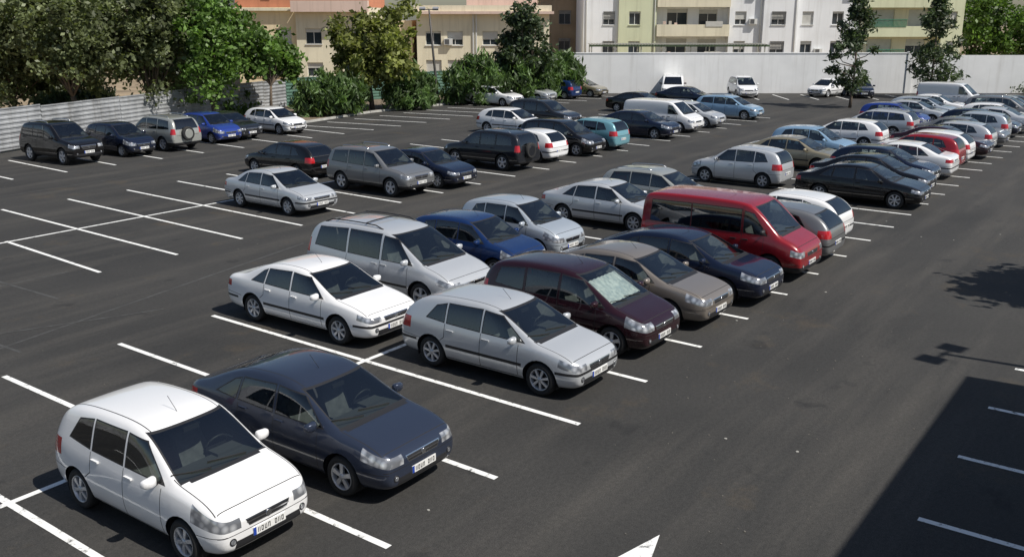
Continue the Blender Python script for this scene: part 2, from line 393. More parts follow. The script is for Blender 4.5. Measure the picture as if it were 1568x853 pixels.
    for i,f in enumerate(mb.f):
        try: ff=bm.faces.new([vs[j] for j in f])
        except ValueError: continue
        ff.material_index=idx[mb.m[i]]; ff.smooth=i in mb.smooth
    bm.to_mesh(me); bm.free()
    return me
TY={}
TY['hatch']=dict(W=1.69,H=1.50,R=.30,xf=1.24,xr=-1.24,xc=1.02,dash=.62,ws=(1.0,1.43),rw=(1.0,1.38),rearz=.72,rpz=.56,
 st=[(-1.96,.34,.62,.70,.78),(-1.93,.26,.80,.90,.88),(-1.85,.21,.93,1.12,.95),(-1.73,.19,.99,1.34,.975),(-1.48,.18,.99,1.465,1),(-.9,.18,.97,1.525,1),(-.2,.18,.945,1.545,1),(.15,.18,.92,1.515,1),(.38,.18,.91,1.445,1),(.70,.18,.905,1.25,1),(.99,.18,.90,1.03,1),(1.12,.18,.89,.985,.995),(1.50,.18,.85,.925,.975),(1.78,.20,.76,.83,.925),(1.92,.25,.64,.71,.83),(1.96,.32,.55,.61,.73)],
 win=[[(.84,.965),(.0,.985),(.0,1.40),(.36,1.365)],[(-.07,.985),(-.80,1.005),(-.80,1.395),(-.07,1.405)],[(-.87,1.01),(-1.38,1.06),(-1.20,1.33),(-.87,1.385)]],
 head=(.52,.55,.67,.38,.50),tail=(.36,.74,.98,.66),grille=(.545,.62),
 doors=[[(.82,.30),(.82,.91)],[(-.04,.28),(-.04,.95)],[(-.84,.97),(-.84,.68),(-.98,.58)]],handles=[(.10,.86),(-.70,.88)],mirror=(.72,1.01),spokes=6,sw=.022,pz=.42)
TY['hatchb']=dict(W=1.71,H=1.45,R=.31,xf=1.32,xr=-1.24,xc=1.16,dash=.70,ws=(.96,1.34),rw=(.98,1.31),rearz=.70,rpz=.54,rub=.52,
 st=[(-2.10,.34,.60,.68,.80),(-2.07,.26,.78,.88,.90),(-1.97,.21,.90,1.04,.965),(-1.78,.19,.95,1.24,.985),(-1.45,.18,.95,1.39,1),(-.9,.18,.935,1.445,1),(-.2,.18,.91,1.455,1),(.15,.18,.89,1.42,1),(.42,.18,.88,1.34,1),(.80,.18,.875,1.14,1),(1.14,.18,.865,.95,1),(1.28,.18,.85,.91,.995),(1.62,.18,.80,.86,.975),(1.92,.20,.72,.77,.93),(2.07,.25,.62,.68,.84),(2.10,.32,.55,.61,.76)],
 win=[[(.92,.93),(.0,.945),(.0,1.325),(.38,1.285)],[(-.07,.945),(-.86,.965),(-.86,1.315),(-.07,1.335)],[(-.93,.97),(-1.36,1.0),(-1.16,1.24),(-.93,1.30)]],
 head=(.40,.55,.66,.28,.50),tail=(.34,.72,.94,.66),grille=(.55,.62),
 doors=[[(.84,.30),(.84,.87)],[(-.03,.28),(-.03,.92)],[(-.90,.94),(-.90,.68),(-1.0,.60)]],handles=[(.10,.82),(-.76,.83)],mirror=(.76,.97),spokes=7,sw=.018)
SED=[(-2.28,.34,.62,.70,.80),(-2.25,.26,.82,.89,.90),(-2.12,.21,.91,.975,.96),(-1.80,.19,.93,1.01,.985),(-1.60,.18,.935,1.05,1),(-1.25,.18,.935,1.24,1),(-.95,.18,.93,1.355,1),(-.55,.18,.92,1.41,1),(0,.18,.90,1.42,1),(.30,.18,.89,1.38,1),(.58,.18,.885,1.27,1),(.92,.18,.875,1.07,1),(1.22,.18,.86,.935,1),(1.40,.18,.845,.905,.995),(1.80,.18,.79,.845,.97),(2.10,.20,.71,.76,.92),(2.25,.25,.62,.67,.84),(2.28,.32,.55,.61,.76)]
TY['sedan']=dict(W=1.76,H=1.42,R=.31,xf=1.40,xr=-1.30,xc=1.26,dash=.80,ws=(.945,1.31),rw=(1.045,1.32),rearz=.68,rpz=.78,rub=.50,st=SED,
 win=[[(.92,.915),(-.02,.935),(-.02,1.295),(.46,1.255)],[(-.10,.935),(-.86,.955),(-.80,1.26),(-.10,1.30)],[(-.93,.955),(-1.30,.965),(-.98,1.20),(-.87,1.24)]],
 head=(.36,.56,.66,.22,.50),tail=(.26,.72,.86,.55),grille=(.57,.64),
 doors=[[(.92,.30),(.92,.87)],[(-.06,.28),(-.06,.91)],[(-.90,.93),(-.90,.70),(-1.02,.60)]],handles=[(.08,.81),(-.76,.82)],mirror=(.82,.96),spokes=7,sw=.020)
TY['sedanb']=dict(TY['sedan'],rub=None,H=1.46,
 st=[(-2.28,.34,.64,.72,.80),(-2.25,.26,.84,.92,.90),(-2.12,.21,.95,1.02,.96),(-1.85,.19,.97,1.08,.985),(-1.60,.18,.97,1.19,1),(-1.25,.18,.96,1.34,1),(-.90,.18,.95,1.43,1),(-.45,.18,.935,1.465,1),(0,.18,.92,1.46,1),(.32,.18,.91,1.40,1),(.62,.18,.90,1.28,1),(.98,.18,.89,1.08,1),(1.28,.18,.88,.955,1),(1.42,.18,.865,.93,.995),(1.80,.18,.82,.88,.97),(2.10,.20,.745,.80,.92),(2.25,.25,.65,.71,.84),(2.28,.32,.57,.63,.74)],
 win=[[(.98,.945),(-.02,.955),(-.02,1.335),(.50,1.285)],[(-.10,.955),(-.90,.98),(-.84,1.30),(-.10,1.34)],[(-.97,.98),(-1.42,1.01),(-1.05,1.24),(-.91,1.28)]],
 ws=(.965,1.33),rw=(1.10,1.38),xc=1.32,head=(.48,.58,.70,.28,.48),tail=(.34,.76,.92,.55),grille=(.585,.665),spokes=5,sw=.026,handles=[(.08,.86),(-.76,.88)],mirror=(.88,.99),dash=.86)
TY['mpv']=dict(W=1.80,H=1.62,R=.32,xf=1.38,xr=-1.30,xc=1.36,dash=.90,ws=(1.035,1.52),rw=(1.06,1.48),rearz=.78,rpz=.60,
 st=[(-2.15,.34,.66,.74,.82),(-2.12,.26,.86,.98,.91),(-2.03,.21,.98,1.22,.97),(-1.90,.19,1.01,1.46,.985),(-1.65,.18,1.01,1.58,1),(-1.0,.18,1.0,1.635,1),(-.2,.18,.97,1.645,1),(.25,.18,.96,1.60,1),(.55,.18,.95,1.51,1),(.95,.18,.945,1.28,1),(1.32,.18,.935,1.045,1),(1.45,.18,.92,.985,.995),(1.72,.18,.86,.92,.97),(1.97,.20,.77,.82,.92),(2.12,.25,.67,.73,.84),(2.15,.32,.59,.65,.77)],
 win=[[(1.14,1.0),(.05,1.015),(.05,1.495),(.54,1.44)],[(-.03,1.015),(-.85,1.035),(-.85,1.50),(-.03,1.505)],[(-.93,1.04),(-1.68,1.09),(-1.58,1.42),(-.93,1.49)]],
 head=(.48,.60,.73,.36,.48),tail=(.26,.80,1.12,.74),grille=(.60,.66),
 doors=[[(.98,.30),(.98,.93)],[(0,.28),(0,.97)],[(-.89,1.0),(-.89,.70),(-1.02,.62)]],handles=[(.14,.90),(-.72,.92)],mirror=(.98,1.07),spokes=5,sw=.03)
TY['minivan']=dict(TY['mpv'],W=1.95,H=1.72,R=.33,xf=1.52,xr=-1.45,xc=1.52,dash=1.05,rows3=True,ws=(1.06,1.60),rw=(1.10,1.58),rub=.50,
 st=[(-2.42,.34,.66,.76,.84),(-2.39,.26,.90,1.02,.92),(-2.32,.21,1.02,1.28,.97),(-2.22,.19,1.05,1.55,.985),(-1.95,.18,1.05,1.69,1),(-1.2,.18,1.03,1.74,1),(-.2,.18,1.0,1.745,1),(.30,.18,.99,1.70,1),(.62,.18,.98,1.60,1),(1.05,.18,.975,1.35,1),(1.48,.18,.96,1.07,1),(1.62,.18,.95,1.01,.995),(1.95,.18,.88,.94,.97),(2.22,.20,.78,.83,.92),(2.39,.25,.67,.73,.84),(2.42,.32,.59,.65,.77)],
 win=[[(1.22,1.03),(.28,1.04),(.28,1.57),(.66,1.53)],[(.18,1.04),(-.85,1.06),(-.85,1.60),(.18,1.60)],[(-.95,1.06),(-2.02,1.11),(-1.92,1.54),(-.95,1.60)]],
 doors=[[(1.12,.30),(1.12,.96)],[(.23,.28),(.23,1.0)],[(-.90,1.02),(-.90,.30)]],handles=[(.36,.92),(.05,.92)],mirror=(1.10,1.10),rails=(-1.9,.1),bars=(-1.5,-.5),railm='trim',tail=(.22,.9,1.25,.78),head=(.44,.60,.71,.28,.52))
TY['suv']=dict(W=1.83,H=1.70,R=.36,xf=1.40,xr=-1.34,xc=1.14,dash=.68,ws=(1.11,1.59),rw=(1.12,1.56),rearz=.80,rpz=.66,clad=.46,zb=.27,floor=.4,pz=.54,rc=.3,
 st=[(-2.25,.42,.72,.80,.84),(-2.22,.34,.92,1.04,.92),(-2.15,.30,1.04,1.28,.975),(-2.02,.28,1.06,1.54,.985),(-1.75,.27,1.06,1.66,1),(-1.0,.27,1.05,1.70,1),(-.2,.27,1.03,1.71,1),(.2,.27,1.02,1.67,1),(.45,.27,1.01,1.59,1),(.80,.27,1.0,1.36,1),(1.10,.27,.995,1.12,1),(1.25,.27,.985,1.07,.995),(1.65,.27,.95,1.02,.98),(2.0,.29,.88,.94,.95),(2.20,.33,.78,.85,.88),(2.25,.40,.68,.76,.80)],
 win=[[(.92,1.07),(.0,1.08),(.0,1.57),(.38,1.52)],[(-.08,1.08),(-.90,1.10),(-.90,1.57),(-.08,1.575)],[(-.99,1.10),(-1.85,1.13),(-1.75,1.50),(-.99,1.56)]],
 head=(.34,.70,.82,.22,.52),tail=(.22,.86,1.14,.76),grille=(.68,.80),
 doors=[[(.86,.40),(.86,.99)],[(-.04,.38),(-.04,1.04)],[(-.94,1.06),(-.94,.80),(-1.02,.74)]],handles=[(.10,.96),(-.78,.97)],mirror=(.78,1.13),rails=(-1.6,0),spokes=5,sw=.036,y7=.73,y6=.83)
TY['suvs']=dict(TY['suv'],spare=True)
TY['van']=dict(W=1.92,H=1.97,R=.335,xf=1.58,xr=-1.42,xc=1.76,dash=1.22,ws=(1.20,1.82),rw=(1.22,1.75),rearz=.80,rpz=.66,clad=.42,floor=.45,privacy=True,rc=.5,
 st=[(-2.45,.36,.70,.80,.90),(-2.44,.28,1.0,1.2,.96),(-2.41,.24,1.12,1.60,.985),(-2.34,.22,1.15,1.90,.995),(-2.1,.21,1.15,1.96,1),(-1,.21,1.15,1.985,1),(0,.21,1.14,1.985,1),(.75,.21,1.13,1.96,1),(1.02,.21,1.12,1.86,1),(1.40,.21,1.11,1.53,1),(1.72,.21,1.09,1.22,1),(1.86,.21,1.06,1.13,.99),(2.15,.22,.97,1.04,.97),(2.35,.24,.85,.91,.92),(2.43,.28,.73,.79,.87),(2.45,.34,.62,.70,.82)],
 win=[[(1.44,1.17),(.78,1.18),(.78,1.72),(1.04,1.68)],[(.68,1.16),(-.80,1.16),(-.80,1.76),(.68,1.76)],[(-.85,1.16),(-2.12,1.18),(-2.08,1.74),(-.85,1.76)]],
 head=(.30,.66,.80,.25,.58),tail=(.16,.9,1.25,.84),grille=(.66,.74),
 doors=[[(1.38,.35),(1.38,1.10)],[(.73,.30),(.73,1.85)],[(-.83,1.12),(-.83,.32)]],handles=[(.85,1.0),(.50,1.0)],mirror=(1.36,1.26),mirm='trim',spokes=5,sw=.03,y6=.90,y7=.84,handle='trim',pz=.46)
TY['cargo']=dict(TY['van'],cargo=True,rw=None,win=[TY['van']['win'][0]],clad=None)
TY['wagon']=dict(TY['hatchb'],rub=None,H=1.50,rails=(-1.7,-.1),rw=(1.0,1.38),
 st=[(-2.28,.34,.62,.70,.80),(-2.25,.26,.80,.92,.90),(-2.16,.21,.94,1.12,.965),(-2.0,.19,.97,1.34,.985),(-1.70,.18,.965,1.44,1),(-.9,.18,.945,1.49,1),(-.2,.18,.92,1.50,1),(.15,.18,.90,1.46,1),(.42,.18,.89,1.37,1),(.80,.18,.885,1.16,1),(1.14,.18,.87,.96,1),(1.28,.18,.85,.915,.995),(1.62,.18,.80,.86,.975),(1.92,.20,.72,.77,.93),(2.07,.25,.62,.68,.84),(2.10,.32,.55,.61,.76)],
 win=[[(.92,.94),(.0,.96),(.0,1.355),(.36,1.31)],[(-.07,.96),(-.86,.98),(-.86,1.365),(-.07,1.365)],[(-.94,.985),(-1.80,1.02),(-1.66,1.31),(-.94,1.36)]])
MESH={k:make_car(k,p) for k,p in TY.items()}
KIND={'hatch':'parked_hatchback','hatchb':'parked_hatchback','sedan':'parked_sedan','sedanb':'parked_sedan','mpv':'parked_minivan','minivan':'parked_minivan','suv':'parked_suv','suvs':'parked_suv','van':'parked_passenger_van','cargo':'parked_cargo_van','wagon':'parked_station_wagon'}
PC={'white':((.82,.82,.82),0,.3),'silver':((.58,.60,.62),.35,.30),'silverb':((.47,.52,.57),.35,.30),'grey':((.20,.205,.21),.4,.33),'beige':((.24,.21,.18),.4,.33),
 'navy':((.006,.011,.030),.1,.25),'blue':((.007,.026,.10),.1,.25),'astra':((.030,.040,.068),.3,.28),'black':((.004,.004,.005),0,.2),'maroon':((.022,.005,.009),.1,.25),
 'red':((.26,.006,.012),.05,.25),'teal':((.16,.36,.42),.2,.3),'lblue':((.25,.40,.56),.2,.3),'gold':((.32,.28,.19),.4,.3),'dgrey':((.014,.016,.021),.2,.28),'bright':((.012,.04,.25),.1,.28),'champ':((.40,.41,.38),.4,.3)}
PM={k:paint_mat('car_paint_'+k,*v) for k,v in PC.items()}
def car(t,col,u,v,face=-1,sx=1,sz=1,dr=0,street=None):
    o=bpy.data.objects.new(KIND[t],MESH[t]); S.collection.objects.link(o)
    o.material_slots[0].link='OBJECT'; o.material_slots[0].material=PM[col]
    o.location=(u,v,0.006); o.scale=(sx,1,sz)
    o.rotation_euler=(0,0,(street if street is not None else (math.pi/2*face))+math.radians(dr or R.uniform(-1.2,1.2))); return o
# front row A
car('hatch','white',7.0,10.78,sx=.95,dr=.01)
car('sedanb','astra',9.4,10.6,sx=.95,dr=1)
car('hatchb','silver',14.15,10.4,dr=.01)
sc=car('mpv','maroon',16.75,10.4,sx=.97,sz=.98)
car('sedanb','beige',19.1,10.4,dr=-1)
car('sedanb','navy',21.45,10.2,sx=1.04)
car('van','red',24.15,10.15,sx=.94,dr=.01)
car('hatchb','grey',26.4,10.0,1)
car('hatchb','white',28.6,10.35,1,.96,.98)
car('sedan','black',35.7,10.0,sx=1.0)
car('sedan','black',38.3,10.4)
car('hatchb','navy',40.7,10.6)
car('sedan','white',43.1,10.6,1)
car('hatch','red',45.5,10.5,1)
car('hatchb','white',47.9,10.7,1)
car('sedan','maroon',50.2,10.5)
car('hatchb','silver',52.6,10.6,1)
car('sedan','grey',55.2,10.6)
car('hatch','silverb',57.6,10.6,1)
car('hatchb','navy',60.0,10.6)
car('sedan','silver',62.4,10.6,1)
car('hatchb','white',64.8,10.6)
car('suv','grey',67.2,10.6)
car('hatch','silver',69.6,10.6)
car('sedan','dgrey',72,10.6)
# row A back
car('sedan','white',14.0,15.45,dr=.01)
car('minivan','silver',16.9,15.75,sx=.99,dr=.01)
car('hatch','blue',19.8,15.6,sx=.96,sz=.96)
car('hatch','silverb',22.2,15.8,sx=.93,sz=1.0)
car('sedan','silver',26.9,15.6,sx=.97)
car('wagon','champ',30.0,15.3,sx=.92,sz=.97)
car('hatch','silver',36.9,15.2,1)
car('sedan','gold',42.0,14.9)
car('hatch','lblue',45.3,15.1)
car('hatchb','white',50.5,15.3,1)
car('wagon','silver',56.3,15.4,1)
car('hatch','bright',60.3,15.4)
car('sedan','silver',64.4,15.4)
car('hatchb','silverb',67.2,15.4)
car('sedan','white',70,15.4)
car('cargo','white',75.5,15.5,-1,.9,.95)
# row C front
car('sedan','silver',22.3,26.4,sx=.96)
car('suv','grey',26.95,25.95,sx=.97)
car('sedan','navy',29.3,25.7,sx=.96)
car('suvs','dgrey',34.4,26.2,1,.97,1.0)
car('hatchb','white',37.2,26.1,1,.88)
car('mpv','black',40.0,26.0)
car('hatch','teal',42.5,25.9,1,1.02)
car('sedanb','navy',48.0,26.0)
car('cargo','white',51.5,26.3,-1,.93,.90)
car('wagon','silver',54.5,26.0)
car('wagon','lblue',60.1,25.8)
# row C back
car('hatchb','black',27.5,31.8,1,1.04)
car('hatchb','white',44.9,32.6)
car('suv','dgrey',48.2,32.6)
car('sedan','black',60.0,32.6)
car('sedan','navy',66.6,32.2)
# row D
car('suv','black',23.8,43.4,sx=.92,sz=1.08,dr=4)
car('hatch','navy',26.8,43.4,sx=.95,dr=3)
car('suvs','champ',29.3,43.7,1)
car('hatch','bright',32.5,43.9,sx=.94)
car('sedan','dgrey',34.1,44.6)
car('hatchb','white',37.2,44.1,sx=.92)
car('sedanb','white',58.3,44.0,dr=0)
car('sedan','silver',62.8,44.0)
car('hatch','blue',66.3,43.6,1)
car('sedan','gold',69.0,43.0)
def scar(t,col,X,Y,ang,sx=1,sz=1): 
    u,v=SW(X,Y); car(t,col,u,v,sx=sx,sz=sz,street=ROTS+math.radians(ang))
scar('mpv','white',19.2,80.7,-90,1,1.02)
scar('cargo','white',13.6,82.0,-100,.85,.85)
scar('hatchb','white',26.4,81.0,-140,.95)
scar('sedan','navy',28.9,80.5,-100)
# sunshade in the maroon minivan
mb=MB(); shade=mat('foil_sunshade',(.75,.84,.95),.35,.1,nscale=10,namt=.35,bump=.8)
nx=14
for i in range(nx):
    for j in range(6):
        def q(i,j):
            y=-.60+1.20*i/nx; t=j/6; return (1.20-t*.62,y*(1-.12*t),1.055+t*.36-.02+(.012 if i%2 else 0))
        mb.face([q(i,j),q(i+1,j),q(i+1,j+1),q(i,j+1)],shade)
o=mb.obj('windscreen_sunshade',parent=sc)
# ------------------------------------------------------------------ ground
def asphalt():
    m,n,b=nt('asphalt'); L=n.links.new
    g=n.nodes.new('ShaderNodeTexCoord')
    def noise(sc,det=5,vec=None,rough=.6):
        x=n.nodes.new('ShaderNodeTexNoise'); x.inputs['Scale'].default_value=sc; x.inputs['Detail'].default_value=det; x.inputs['Roughness'].default_value=rough
        L(vec or g.outputs['Object'],x.inputs['Vector']); return x.outputs['Fac']
    def ramp(f,a,b_,ca,cb):
        r=n.nodes.new('ShaderNodeValToRGB'); r.color_ramp.elements[0].position=a; r.color_ramp.elements[1].position=b_
        r.color_ramp.elements[0].color=(*ca,1); r.color_ramp.elements[1].color=(*cb,1); L(f,r.inputs[0]); return r.outputs[0]
    def mix(f,a,b_,t='MIX'):
        x=n.nodes.new('ShaderNodeMixRGB'); x.blend_type=t
        for s,v in ((0,f),(1,a),(2,b_)):
            if isinstance(v,(float,int)): x.inputs[s].default_value=v
            elif isinstance(v,tuple): x.inputs[s].default_value=(*v,1)
            else: L(v,x.inputs[s])
        return x.outputs[0]
    base=ramp(noise(.22,6),.3,.7,(.031,.0305,.0295),(.050,.048,.045))
    mp=n.nodes.new('ShaderNodeMapping'); mp.inputs['Scale'].default_value=(.12,1.1,1); L(g.outputs['Object'],mp.inputs[0])
    st=ramp(noise(.8,6,mp.outputs[0]),.48,.75,(0,0,0),(1,1,1))
    c=mix(st,base,(.072,.067,.060))
    br=ramp(noise(.35,8,None,.7),.58,.74,(0,0,0),(.75,.75,.75)); c=mix(br,c,(.086,.067,.045))
    oil=ramp(noise(.9,3),.64,.72,(0,0,0),(.6,.6,.6)); c=mix(oil,c,(.020,.020,.020))
    grit=ramp(noise(14,4,None,.75),.35,.7,(.80,.80,.80),(1.22,1.22,1.22)); c=mix(1.0,c,grit,'MULTIPLY')
    fine=ramp(noise(60,3),.3,.75,(.62,.62,.62),(1.45,1.45,1.45)); c=mix(1.0,c,fine,'MULTIPLY')
    L(c,b.inputs['Base Color']); b.inputs['Roughness'].default_value=.82; b.inputs['Specular IOR Level'].default_value=.35
    bp=n.nodes.new('ShaderNodeBump'); bp.inputs['Strength'].default_value=.6; bp.inputs['Distance'].default_value=.012
    L(noise(80,3),bp.inputs['Height']); L(bp.outputs[0],b.inputs['Normal']); return m
def worn(name,col,a,b_,under=(.05,.05,.05),scale=6):
    m,n,b=nt(name); tc=n.nodes.new('ShaderNodeTexCoord'); no=n.nodes.new('ShaderNodeTexNoise'); no.inputs['Scale'].default_value=scale; no.inputs['Detail'].default_value=9; no.inputs['Roughness'].default_value=.75
    n.links.new(tc.outputs['Object'],no.inputs['Vector']); r=n.nodes.new('ShaderNodeValToRGB'); r.color_ramp.elements[0].position=a; r.color_ramp.elements[1].position=b_
    r.color_ramp.elements[0].color=(*under,1); r.color_ramp.elements[1].color=(*col,1); n.links.new(no.outputs['Fac'],r.inputs[0]); n.links.new(r.outputs[0],b.inputs['Base Color']); b.inputs['Roughness'].default_value=.75; return m
M_as=asphalt(); M_ln=worn('line_paint',(.80,.80,.78),.34,.46); M_old=worn('faded_line',(.085,.085,.083),.42,.65,(.045,.044,.042),3)
soil=mat('dry_soil',(.26,.20,.13),.95,nscale=.3,namt=.35,bump=.5)
mb=MB(); mb.face([(-500,-500,-.012),(600,-500,-.012),(600,600,-.012),(-500,600,-.012)],soil); mb.obj('ground')
fence=[(-20,34.4),(12,44.6),(23.2,48.2),(34.5,51.8),(47.6,55.0),(58,53.5),(69.5,49.5)]
wl=[SW(5,84.3),SW(95,84.3)]
mb=MB(); mb.face([(x,y,0) for x,y in [(-60,-60),(140,-60),wl[1],wl[0]]+fence[::-1][0:]+[(-60,21)]],M_as); mb.obj('asphalt_car_park')
mb=MB(); LN=.006
def seg(a,b,w=.11,m=None,z=LN):
    a=Vector(a); b=Vector(b); d=(b-a).normalized(); n_=Vector((-d.y,d.x))*w/2
    mb.face([(*(a-n_),z),(*(b-n_),z),(*(b+n_),z),(*(a+n_),z)],m or M_ln)
j_=lambda s=.04: R.uniform(-s,s)
for k in range(-3,29):
    u=7.97+2.38*k
    seg((u+j_(.02),7.8+j_()),(u+.15+j_(.02),17.9+j_(.08)))
seg((-5,12.95),(75,12.85),z=LN+.002)
for k in range(0,21):
    u=13.5+2.4*k; seg((u-.02,23.5+j_(.08)),(u+.35+j_(),34.1+j_(.1) if k else 29.1))
seg((4,29.0),(62,28.9),z=LN+.002)
for k in range(-1,21):
    u=22.1+2.4*k; seg((u+j_(),40.2+j_(.1)),(u+.2+j_() if k<8 else u-1.0,45.6))
for k in range(-4,30):
    u=12.8+2.38*k; seg((u,2.4+j_(.08)),(u+j_(.03),-2.7))
for i in range(8):
    X=15+i*2.4; seg(SW(X,77.5),SW(X,82.5))
mb.face([(10.33,5.07,LN),(8.75,5.43,LN),(8.75,5.16,LN),(6.5,5.16,LN),(6.5,4.90,LN),(8.75,4.90,LN),(8.75,4.58,LN)],M_ln)
mb.obj('parking_line_marking')
mb=MB()
for i,(a,b) in enumerate([((4,18.6),(19,21.6)),((9,19.0),(8.5,31)),((11.5,22),(11.2,34)),((2,36),(40,37.5)),((28,36.5),(33,23)),((5,24.5),(13,24.2)),((16,34),(16.6,40)),((7,21.5),(12.5,19.2))]):
    seg(a,b,.07,M_old,.002+.0004*i)
mb.obj('faded_marking')
# scattered gravel and a few scraps on the tarmac
mb=MB(); Mlit=mat('litter_paper',(.35,.34,.31),.8); Mgv=mat('gravel',(.15,.14,.12),.9)
rr=random.Random(5)
for i in range(260):
    big=(i%26==0)
    u=rr.uniform(5,34); v=rr.uniform(3,40) if i%2 else rr.uniform(3,8.5); s=rr.uniform(.02,.035) if big else rr.uniform(.006,.016)
    m=Mlit if big else Mgv; h=.004 if big else s*.5
    a=rr.uniform(0,6.28); pts=[(u+s*math.cos(a+t)*rr.uniform(.7,1.2),v+s*math.sin(a+t)*rr.uniform(.7,1.2)) for t in (0,1.25,2.5,3.75,5.0)]
    mb.face([(x,y,.004+h) for x,y in pts],m)
    for q in range(5):
        a_,b_=pts[q],pts[(q+1)%5]; mb.face([(*a_,0.0),(*b_,0.0),(*b_,.004+h),(*a_,.004+h)],m)
mb.obj('loose_gravel')
# kerb island with soil
kerb=[(40.8,46.3),(42.0,46.3),(48.6,47.4),(57.8,46.9),(66,46.6),(71.0,45.4)]
Mk=mat('kerb_concrete',(.42,.41,.38),.85,nscale=3,namt=.2); Mp=mat('planting_soil',(.17,.13,.09),.95,nscale=2,namt=.4,bump=.6)
mb=MB()
isl=[(x,y) for x,y in kerb]+[(69.5,49.4),(58,53.4),(47.6,54.9),(40.8,53.2)]
mb.face([(x,y+.15,.10) for x,y in isl],Mp)
for a,b in zip(kerb,kerb[1:]):
    d=(Vector(b)-Vector(a)).normalized(); n_=Vector((-d.y,d.x))*.16
    p=[Vector(a),Vector(b),Vector(b)+n_,Vector(a)+n_]
    mb.face([(*q,.13) for q in p],Mk); mb.face([(*p[0],0),(*p[1],0),(*p[1],.13),(*p[0],.13)],Mk); mb.face([(*p[3],0),(*p[2],0),(*p[2],.13),(*p[3],.13)],Mk)
mb.obj('kerb_island')
# ------------------------------------------------------------------ fence
Mf=mat('galvanised_sheet',(.38,.39,.40),.5,.3,nscale=1.5,namt=.25,streak=.35); Mf2=mat('green_sheet_fence',(.08,.16,.12),.6,nscale=2)
mb=MB()
for (a,b) in zip(fence,fence[1:]):
    a=Vector(a); b=Vector(b); d=(b-a).normalized(); n_=Vector((d.y,-d.x)); Ln=(b-a).length
    mt=Mf if a.x<46 else Mf2
    prof=[]; z=.05
    while z<1.95: prof+=[(z,0),(z+.10,0),(z+.13,.035),(z+.20,.035)]; z+=.235
    npan=int(Ln/2.6)
    for k in range(npan):
        p=a+d*(Ln*k/npan); q=a+d*(Ln*(k+1)/npan-.03); off=R.uniform(-.03,.03); dz=R.uniform(-.07,.07)
        for (z0,o0),(z1,o1) in zip(prof,prof[1:]):
            mb.face([(*(p+n_*(o0+off)),z0+dz),(*(q+n_*(o0+off)),z0+dz),(*(q+n_*(o1+off)),z1+dz),(*(p+n_*(o1+off)),z1+dz)],mt)
        p=p-n_*.05; mb.box(p.x-.035,p.x+.035,p.y-.035,p.y+.035,0,2.1,mt)
mb.obj('corrugated_metal_fence')
# ------------------------------------------------------------------ walls & buildings (street frame)
Mw=mat('whitewash_wall',(.78,.78,.77),.85,nscale=.5,namt=.07,streak=.14)
mb=MB()
mb.box(5.2,34,0,.25,0,3.35,Mw); mb.box(34,34.5,-.08,.3,0,3.5,Mw); mb.box(34.5,90,.05,.3,0,3.2,Mw)
mb.box(5.1,33.99,-.04,.29,3.352,3.43,Mw)
mb.obj('whitewashed_boundary_wall',(*SW(0,84),0),ROTS)
Mglass=mat('window_glass',(.03,.04,.05),.08,0,coat=.5); Mfr=mat('window_frame',(.62,.62,.60),.5); Mshut=mat('roller_shutter',(.50,.49,.45),.6,nscale=2,namt=.1)
Mbar=mat('iron_bars',(.10,.10,.10),.5); Mroof=mat('roof_grey',(.25,.24,.22),.8,nscale=1); Mac=mat('air_conditioner_casing',(.66,.66,.63),.5); Mcur=mat('laundry_cloth',(.45,.42,.36),.9)
def facade(mb,x0,x1,z0,z1,y,ops,m):
    """front wall in plane y with real openings (x0,x1,z0,z1,kind)"""
    xs=sorted({x0,x1,*[o[0] for o in ops],*[o[1] for o in ops]}); zs=sorted({z0,z1,*[o[2] for o in ops],*[o[3] for o in ops]})
    for i in range(len(xs)-1):
        for j in range(len(zs)-1):
            cx=(xs[i]+xs[i+1])/2; cz=(zs[j]+zs[j+1])/2
            if any(o[0]<cx<o[1] and o[2]<cz<o[3] for o in ops): continue
            mb.face([(xs[i],y,zs[j]),(xs[i+1],y,zs[j]),(xs[i+1],y,zs[j+1]),(xs[i],y,zs[j+1])],m)
    for a,b,c,d,k in ops:
        r=.24; Y=y+r
        mb.face([(a,y,c),(a,Y,c),(a,Y,d),(a,y,d)],m); mb.face([(b,y,c),(b,y,d),(b,Y,d),(b,Y,c)],m)
        mb.face([(a,y,d),(a,Y,d),(b,Y,d),(b,y,d)],m); mb.face([(a,y,c),(b,y,c),(b,Y,c),(a,Y,c)],m)
        mb.face([(a,Y,c),(b,Y,c),(b,Y,d),(a,Y,d)],Mglass)
        f=.05; 
        mb.box(a,a+f,Y-.05,Y-.01,c,d,Mfr); mb.box(b-f,b,Y-.05,Y-.01,c,d,Mfr); mb.box(a+f,b-f,Y-.05,Y-.01,c,c+f,Mfr); mb.box((a+b)/2-.03,(a+b)/2+.03,Y-.048,Y-.012,c+f,d,Mfr)
        sh=R.choice([.25,.4,.6,1.0,.15]) if k!='dark' else .12
        mb.box(a+.004,b-.004,Y-.09,Y-.06,d-(d-c)*sh,d,Mshut)
        nsl=int((d-c)*sh/.12)
        for q in range(nsl): mb.box(a+.006,b-.006,Y-.097,Y-.0905,d-.12*(q+1),d-.12*(q+1)+.02,Mfr)
        if k!='door': mb.box(a-.06,b+.06,y-.09,y-.002,c-.08,c-.002,Mfr if R.random()<.5 else m)
        if k=='bars':
            n=int((b-a)/.14)
            for i in range(n+1): mb.box(a+(b-a)*i/n-.012,a+(b-a)*i/n+.012,y-.06,y-.035,c,d,Mbar)
            mb.box(a,b,y-.034,y-.012,c+.2,c+.23,Mbar); mb.box(a,b,y-.034,y-.012,d-.23,d-.2,Mbar)
        if k=='win' and R.random()<.3 and b+1.25<x1:
            mb.box(b+.3,b+1.1,y-.36,y-.003,c+.05,c+.62,Mac); mb.box(b+.36,b+.8,y-.37,y-.361,c+.1,c+.56,Mbar)
